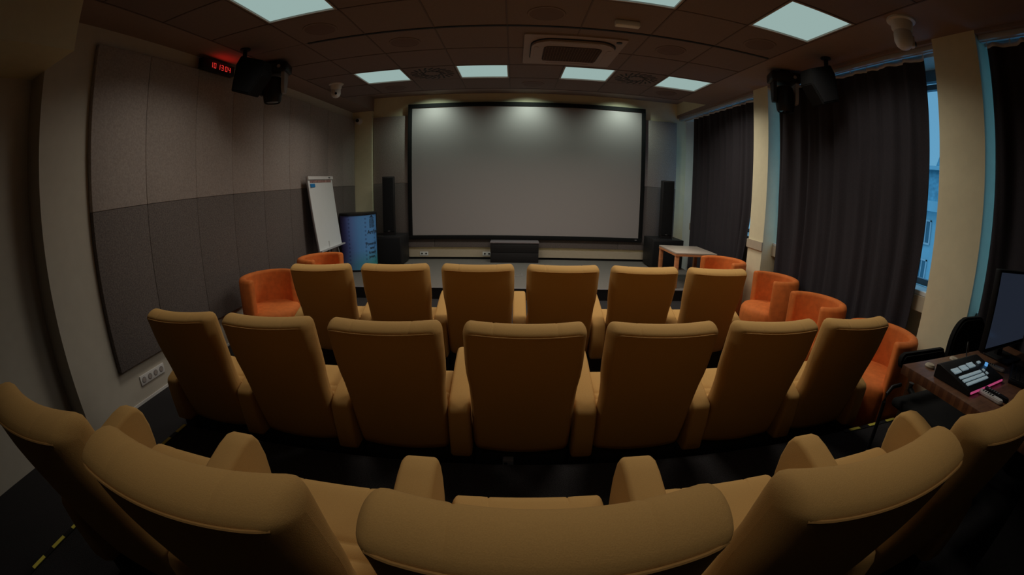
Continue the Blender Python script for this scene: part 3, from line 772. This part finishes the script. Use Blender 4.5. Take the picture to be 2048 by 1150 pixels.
# flipchart leaning back on its frame
t = thing('flipchart', 'white flipchart board on a metal stand by the left wall, blue magnet at its corner', 'flipchart', (-2.50, 1.66, 0.62))
TL, TR, BL, BR = Vector((-0.12, 0.02, 1.01)), Vector((-0.12, 0.82, 1.01)), Vector((0.0, 0.07, 0.0)), Vector((0.0, 0.85, 0.0))
def board(n_off, u0, u1, v0, v1, th, m, name, bev=0.0):
    bm = B(); nrm = (BR-BL).cross(TL-BL).normalized()
    if nrm.x < 0: nrm = -nrm
    q = []
    for d in (n_off, n_off+th):
        for (u, v) in ((u0, v0), (u1, v0), (u1, v1), (u0, v1)):
            b_ = BL+(BR-BL)*u; t2 = TL+(TR-TL)*u; q.append(bm.verts.new(b_+(t2-b_)*v+nrm*d))
    for f in ((0, 1, 2, 3), (4, 7, 6, 5), (0, 4, 5, 1), (1, 5, 6, 2), (2, 6, 7, 3), (3, 7, 4, 0)): bm.faces.new([q[i] for i in f])
    bmesh.ops.recalc_face_normals(bm, faces=bm.faces[:])
    return obj(name, bm, m, t, False)
board(-0.022, 0, 1, 0, 1, 0.018, 'silver', 'backing')
board(-0.003, 0.012, 0.988, 0.008, 0.955, 0.003, 'board', 'writing_surface')
board(-0.004, 0, 1, 0.957, 1.0, 0.022, 'white', 'clamp_bar')
board(0.018, 0.80, 0.87, 0.972, 0.984, 0.003, 'black', 'clamp_latch')
board(-0.004, -0.01, 1.04, -0.012, 0.008, 0.045, 'alu', 'pen_tray')
board(0.0005, 0.08, 0.93, 0.914, 0.946, 0.002, mat('coloured strip', (0.36, 0.20, 0.18), 0.6, 0.9, 55, stretch=(1, 1, 0.2)), 'coloured_paper_strip')
board(0.0005, 0.07, 0.23, 0.855, 0.900, 0.012, 'bluemag', 'blue_magnet')
bm = B(); tube(bm, [(-0.01, 0.40, 0.10), (-0.005, 0.40, -0.15), (0.0, 0.40, -0.466)], 0.009); obj('stand_pole', bm, 'alu', t)
bm = B(); tube(bm, [(-0.02, 0.70, 0.02), (-0.01, 0.80, -0.23), (0.0, 0.85, -0.466)], 0.008); obj('leg', bm, 'alu', t)
bm = B(); tube(bm, [(-0.02, 0.30, 0.02), (0.03, 0.22, -0.23), (0.07, 0.14, -0.466)], 0.008); obj('leg', bm, 'alu', t)
# curved promotional counter
t = thing('promotional_counter', 'curved blue printed counter with a dark top beside the flipchart', 'counter', (-2.385, 2.93, 0.15), math.radians(17))
def arc(r, a0, a1, n): return [(r*math.sin(a0+(a1-a0)*k/n), -r*math.cos(a0+(a1-a0)*k/n)) for k in range(n+1)]
A0 = math.radians(86); RR = 0.29; OFF = 0.0
def curved(r0, r1, z0, z1, a=A0, dy=0.0):
    bm = B(); P = arc(r1, -a, a, 36)+arc(r0, a, -a, 36); prism(bm, [(x, y+OFF+dy) for x, y in P], 'z', z0, z1); return bm
obj('printed_front', curved(RR-0.008, RR, 0.03, 0.865), 'kiosk', t, angle=30)
bm = curved(RR-0.01, RR+0.004, 0.0, 0.03); obj('bottom_rim', bm, 'black', t, angle=30)
bm = B(); P = arc(RR+0.015, -A0, A0, 32); prism(bm, [(x, y+OFF) for x, y in P]+[(0.29, 0.10), (-0.29, 0.10)], 'z', 0.875, 0.900); obj('top', bm, 'darkcab', t, angle=30)
bm = curved(RR-0.01, RR+0.003, 0.865, 0.875); obj('top_rim', bm, 'black', t, angle=30)
for s in (-1, 1):
    x = s*math.sin(A0)*RR; y = -math.cos(A0)*RR+OFF
    bobj('side_post', 'black', t, x-0.012, x+0.012, y-0.008, y+0.03, 0.0, 0.875)
def wrap(o):   # bend lettering laid out flat (x along, z up) round the front
    for v in o.data.vertices:
        a = v.co.x/RR; r = RR+0.0015-v.co.y
        v.co.x, v.co.y = r*math.sin(a), -r*math.cos(a)+OFF
up = Matrix.Rotation(PI/2, 4, 'X')
for s, x, z, sz, bold in (('Artēria', 0.165, 0.575, 0.080, True), ('Powered', 0.130, 0.400, 0.064, True), ('smo', 0.205, 0.335, 0.062, True), ('kreativ', 0.180, 0.265, 0.062, True), ('prem', 0.180, 0.198, 0.062, True)):
    o = text_mesh('lettering', s, sz, 'seat_dark', t, Matrix.Translation((x, 0.0, z)) @ up, 0.0008, bold); wrap(o)
bm = B(); box(bm, 0.16, 0.40, -0.0008, 0.0008, 0.530, 0.534); o = obj('rule', bm, 'seat_dark', t, False); wrap(o)
bm = B()   # pointed arch emblem with a lattice of bars
n = 10
for k in range(n+1):
    xx = 0.215+0.085*k/n; e = abs(k/n-0.5)*2; top = 0.86-0.05*e**2.2-0.02*e
    if k % 2 == 0: box(bm, xx-0.003, xx+0.003, -0.0008, 0.0008, 0.665, top)
for z in (0.665, 0.69, 0.715, 0.74, 0.765, 0.79, 0.815): box(bm, 0.212, 0.303, -0.0008, 0.0008, z, z+0.008)
box(bm, 0.225, 0.290, -0.0008, 0.0008, 0.832, 0.842); box(bm, 0.242, 0.273, -0.0008, 0.0008, 0.846, 0.858)
o = obj('arch_emblem', bm, 'seat_dark', t, False); wrap(o)
# four-gang wall socket
t = thing('wall_socket', 'white four-gang power socket low on the left wall under the dark panels', 'power socket', (-2.77, -1.225, 0.172))
bobj('plate', 'white', t, 0.0005, 0.012, -0.148, 0.148, -0.040, 0.040, bev=0.003)
for k in range(4):
    y = -0.108+0.072*k
    bm = B(); cyl(bm, (0.0122, y, 0), 0.024, 0.0015, 'x', 22); obj('socket', bm, 'silver', t)
    bm = B(); cyl(bm, (0.0138, y, 0), 0.019, 0.001, 'x', 22); obj('socket_well', bm, 'felt_l', t)
# outlet behind the middle row
t = thing('outlet_box', 'small grey outlet box behind the base of the middle row\'s centre seat', 'outlet box', (0.055, -1.60, 0.0))
bm = B(); box(bm, -0.028, 0.028, -0.03, 0.01, 0.0, 0.10, 0.003); obj('box', bm, 'silver', t)
bobj('socket', 'black', t, -0.020, -0.004, -0.0325, -0.030, 0.075, 0.09)

# ------------------------------------------------------------------ control desk
ZD = 0.88
ZT = ZD+0.0006   # things stand on the desktop
DESK = t = thing('desk', 'walnut-brown control desk at the right edge of the photo', 'desk', (1.66, -2.31, 0.17))
bobj('desktop', 'wood', t, 0.0, 1.24, -1.55, 0.0, ZD-0.17-0.04, ZD-0.17, bev=0.002)
bobj('side_panel', 'seat_dark', t, 1.16, 1.19, -1.50, -0.75, 0.0, ZD-0.211)
bobj('side_panel', 'seat_dark', t, 0.10, 0.13, -1.50, -0.75, 0.0, ZD-0.211)
bobj('back_panel', 'seat_dark', t, 0.13, 1.16, -0.80, -0.78, 0.12, ZD-0.211)
t = thing('video_switcher', 'black video switcher with rows of lit keys and a pink light strip on the desk', 'video switcher', (1.93, -2.545, ZT), math.radians(2))
bm = B(); prism(bm, [(-0.10, 0.0), (0.10, 0.0), (0.10, 0.052), (0.085, 0.058), (-0.10, 0.020)], 'x', -0.205, 0.205); bmesh.ops.bevel(bm, geom=bm.edges[:], offset=0.002, segments=1, affect='EDGES'); obj('case', bm, 'black', t)
sl = (0.058-0.020)/0.185
def keypos(y): return 0.020+(y+0.10)*sl
bm = B(); box(bm, -0.0070, 0.0070, -0.0075, 0.0075, 0.0, 0.006, 0.0012, 1); kmesh = bpy.data.meshes.new('key'); bm.to_mesh(kmesh); bm.free(); kmesh.materials.append(M['keyw'])
def key(x, y):
    o = bpy.data.objects.new('key', kmesh); C.objects.link(o); o.parent = t; o.location = (x, y, keypos(y)+0.0006); o.rotation_euler = (math.atan(sl), 0, 0)
for j, y in enumerate((-0.066, -0.044, -0.022)):
    for k in range(14): key(-0.175+k*0.0165, y)
for y in (0.012, 0.028):
    for c in range(3):
        for k in range(4): key(-0.175+c*0.085+k*0.0165, y+0.004*c)
for k in range(2): key(0.11+0.018*k, 0.03); key(0.085, -0.022-0.022*k)
bm = B(); box(bm, -0.195, 0.185, -0.106, -0.100, 0.008, 0.016, 0.001); obj('light_strip', bm, 'pink', t)
bm = B(); cyl(bm, (0.16, 0.0, keypos(0)), 0.009, 0.014, n=20); obj('knob', bm, 'blueled', t)
def remote(x, y, rz, m, label, ln=0.15):
    t = thing('remote_control', label, 'remote control', (x, y, ZT), rz, group='remote controls on the desk')
    bm = B(); prism(bm, rrect(0.019, ln/2, 0.017, 6), 'z', 0.0, 0.016); bmesh.ops.bevel(bm, geom=[e for e in bm.edges if abs(e.verts[0].co.z-e.verts[1].co.z) < 1e-6], offset=0.004, segments=2, affect='EDGES'); obj('case', bm, m, t)
    for k in range(5): bobj('button', 'silver' if m == 'black' else 'black', t, -0.009, 0.009, 0.030-0.013*k, 0.036-0.013*k, 0.0161, 0.0175)
remote(1.845, -2.700, math.radians(3), 'white', 'white remote control lying in front of the video switcher')
remote(1.905, -2.705, math.radians(2), 'black', 'black remote control lying next to the white one')
remote(2.26, -2.50, math.radians(25), 'white', 'white remote propped under the monitor', 0.17)
for x, y in ((1.80, -2.375), (2.06, -2.36)):
    bm = B(); lathe(bm, [(0.024, 0.0), (0.026, 0.006), (0.020, 0.014), (0.001, 0.016)], 20, (x-1.66, y+2.31, ZD-0.17+0.0003)); obj('cable_grommet', bm, 'wallstrip', DESK)
t = thing('monitor', 'wide black monitor showing a dark blue picture on the desk', 'monitor', (2.56, -2.45, ZT), math.radians(2))
bobj('case', 'black', t, -0.375, 0.32, 0.0, 0.035, 0.060, 0.445, bev=0.006)
bobj('display', 'bluescreen', t, -0.362, 0.308, -0.0015, 0.0, 0.082, 0.433)
bobj('lower_edge', 'silver', t, -0.372, 0.318, -0.004, 0.0, 0.062, 0.066)
bobj('stand_neck', 'black', t, -0.045, 0.045, 0.035, 0.055, 0.010, 0.30); bobj('stand_foot', 'black', t, -0.13, 0.13, -0.08, 0.12, 0.0, 0.010, bev=0.003)
t = thing('keyboard', 'black keyboard with white labels under the monitor', 'keyboard', (2.34, -2.66, ZT), math.radians(20))
bobj('case', 'black', t, -0.16, 0.16, -0.06, 0.06, 0.0, 0.018, bev=0.004)
bm = B()
for j in range(4):
    for k in range(12): box(bm, -0.150+k*0.0255, -0.130+k*0.0255, -0.052+j*0.027, -0.031+j*0.027, 0.018, 0.022)
obj('keys', bm, 'seat_dark', t, False)['kind'] = 'stuff'
t = thing('web_camera', 'small black device with a glowing blue lamp on the desk by the photo\'s right edge', 'electronic device', (2.74, -2.62, ZT))
bobj('case', 'black', t, -0.07, 0.07, -0.04, 0.04, 0.0, 0.045, bev=0.008)
bm = B(); bmesh.ops.create_uvsphere(bm, u_segments=16, v_segments=10, radius=0.012, matrix=Matrix.Translation((0, -0.02, 0.047))); obj('lamp', bm, 'blueled', t)
# cables
def cable(pts, r, label):
    bm = B(); P = []
    Q = [Vector(p) for p in pts]
    for i in range(len(Q)-1):
        p0, p1, p2, p3 = Q[max(i-1, 0)], Q[i], Q[i+1], Q[min(i+2, len(Q)-1)]
        for s in range(6):
            u = s/6; P.append(0.5*((2*p1)+(-p0+p2)*u+(2*p0-5*p1+4*p2-p3)*u*u+(-p0+3*p1-3*p2+p3)*u**3))
    P.append(Q[-1]); tube(bm, P, r, 8); tag(obj('cable', bm, 'black'), label, 'cable', 'black cables on the desk')
cable([(2.30, -2.32, 0.886), (2.22, -2.34, 0.95), (2.18, -2.37, 0.90), (2.14, -2.41, 0.886), (2.16, -2.46, 0.886)], 0.004, 'thin black cable looping up at the desk\'s far edge')
cable([(2.58, -2.66, 0.887), (2.56, -2.76, 0.887), (2.38, -2.82, 0.887), (2.20, -2.81, 0.887), (2.10, -2.86, 0.887)], 0.005, 'black cable curling on the desk below the keyboard')
# chairs behind the desk
def chair(loc, rz, hs, hb, hw, label, flat):
    t = thing('office_chair', label, 'office chair', loc, rz, group='black chairs behind the desk')
    z0 = 0.0
    bm = B(); box(bm, -0.22, 0.22, -0.20, 0.20, hs-0.05, hs, 0.02, 3); obj('seat', bm, 'blackm', t)
    bm = B(); P = []
    if flat: prism(bm, rrect(hw, 0.04, 0.035, 6, 0, hb-0.04), 'y', 0.19, 0.235)
    else: prism(bm, rrect(hw, 0.19, 0.15, 8, 0, hb-0.19), 'y', 0.20, 0.245)
    bmesh.ops.bevel(bm, geom=[e for e in bm.edges if abs(e.verts[0].co.y-e.verts[1].co.y) < 1e-6], offset=0.012, segments=2, affect='EDGES')
    obj('backrest', bm, 'blackm', t)
    bm = B(); tube(bm, [(0, 0.235, hb-0.2), (0, 0.235, hs), (0, 0.12, hs-0.065), (0, 0.0, hs-0.06)], 0.018); obj('back_support', bm, 'black', t)
    bm = B(); cyl(bm, (0, 0, 0.06), 0.025, hs-0.11, n=16); obj('column', bm, 'black', t)
    bm = B()
    for k in range(5):
        a = 2*PI*k/5+0.3; tube(bm, [(0, 0, 0.075), (0.22*math.cos(a), 0.22*math.sin(a), 0.05)], 0.016)
        cyl(bm, (0.22*math.cos(a), 0.22*math.sin(a), 0.0), 0.022, 0.045, n=12)
    obj('star_base', bm, 'black', t)
    return t
c1 = chair((2.24, -2.27, 0.17), math.radians(0), 0.40, 0.635, 0.235, 'low black chair whose back rim shows beyond the desk\'s corner', True)
c2 = chair((2.68, -2.33, 0.17), math.radians(0), 0.42, 0.82, 0.24, 'black chair with a rounded back between pillar and monitor', False)
bm = B(); tube(bm, [(-0.31, 0.17, 0.06), (-0.323, 0.17, 0.30), (-0.33, 0.17, 0.40), (-0.325, 0.17, 0.445), (-0.295, 0.17, 0.477), (-0.22, 0.17, 0.480)], 0.011); obj('frame_tube', bm, 'black', c1)

# ------------------------------------------------------------------ houses across the street
t = thing('building', 'pale blue-lit old house with slate roof and a little spire, seen through the window gap', 'building', (26, 14, 0))
bobj('facade', 'bare', t, 0, 9, -9, 9, -9, 2.3)
bm = B(); prism(bm, [(-0.3, 2.95), (9.3, 2.95), (8.2, 5.0), (0.7, 5.0)], 'y', -9.2, 9.2); obj('mansard_roof', bm, 'roof', t, False)
bobj('cornice', 'bare', t, -0.45, 9.4, -9.3, 9.3, 2.3, 2.95)
bobj('roof_ledge', 'bare', t, 0.3, 8.6, -9.0, 9.0, 5.0, 5.25)
bm = B(); cyl(bm, (1.0, -0.25, 5.25), 0.42, 0.85, n=4, r2=0.02); obj('spire', bm, 'roof', t, False)
for k in range(9):
    for z in (-5.2, -2.2, 0.3):
        y = -7.6+k*1.9
        f = bobj('window', 'winpane', t, -0.05, 0.02, y-0.35, y+0.35, z, z+1.35)
        bm = B(); box(bm, -0.08, -0.051, y-0.45, y-0.35, z-0.1, z+1.45); box(bm, -0.08, -0.051, y+0.35, y+0.45, z-0.1, z+1.45); box(bm, -0.08, -0.051, y-0.45, y+0.45, z+1.35, z+1.45); box(bm, -0.1, -0.051, y-0.45, y+0.45, z-0.12, z); box(bm, -0.08, -0.051, y-0.03, y+0.03, z, z+1.35)
        obj('window_frame', bm, 'sky_frame', f, False)
sbox('street', 'roof', 3.6, 60, -60, 60, -9.3, -9.0)
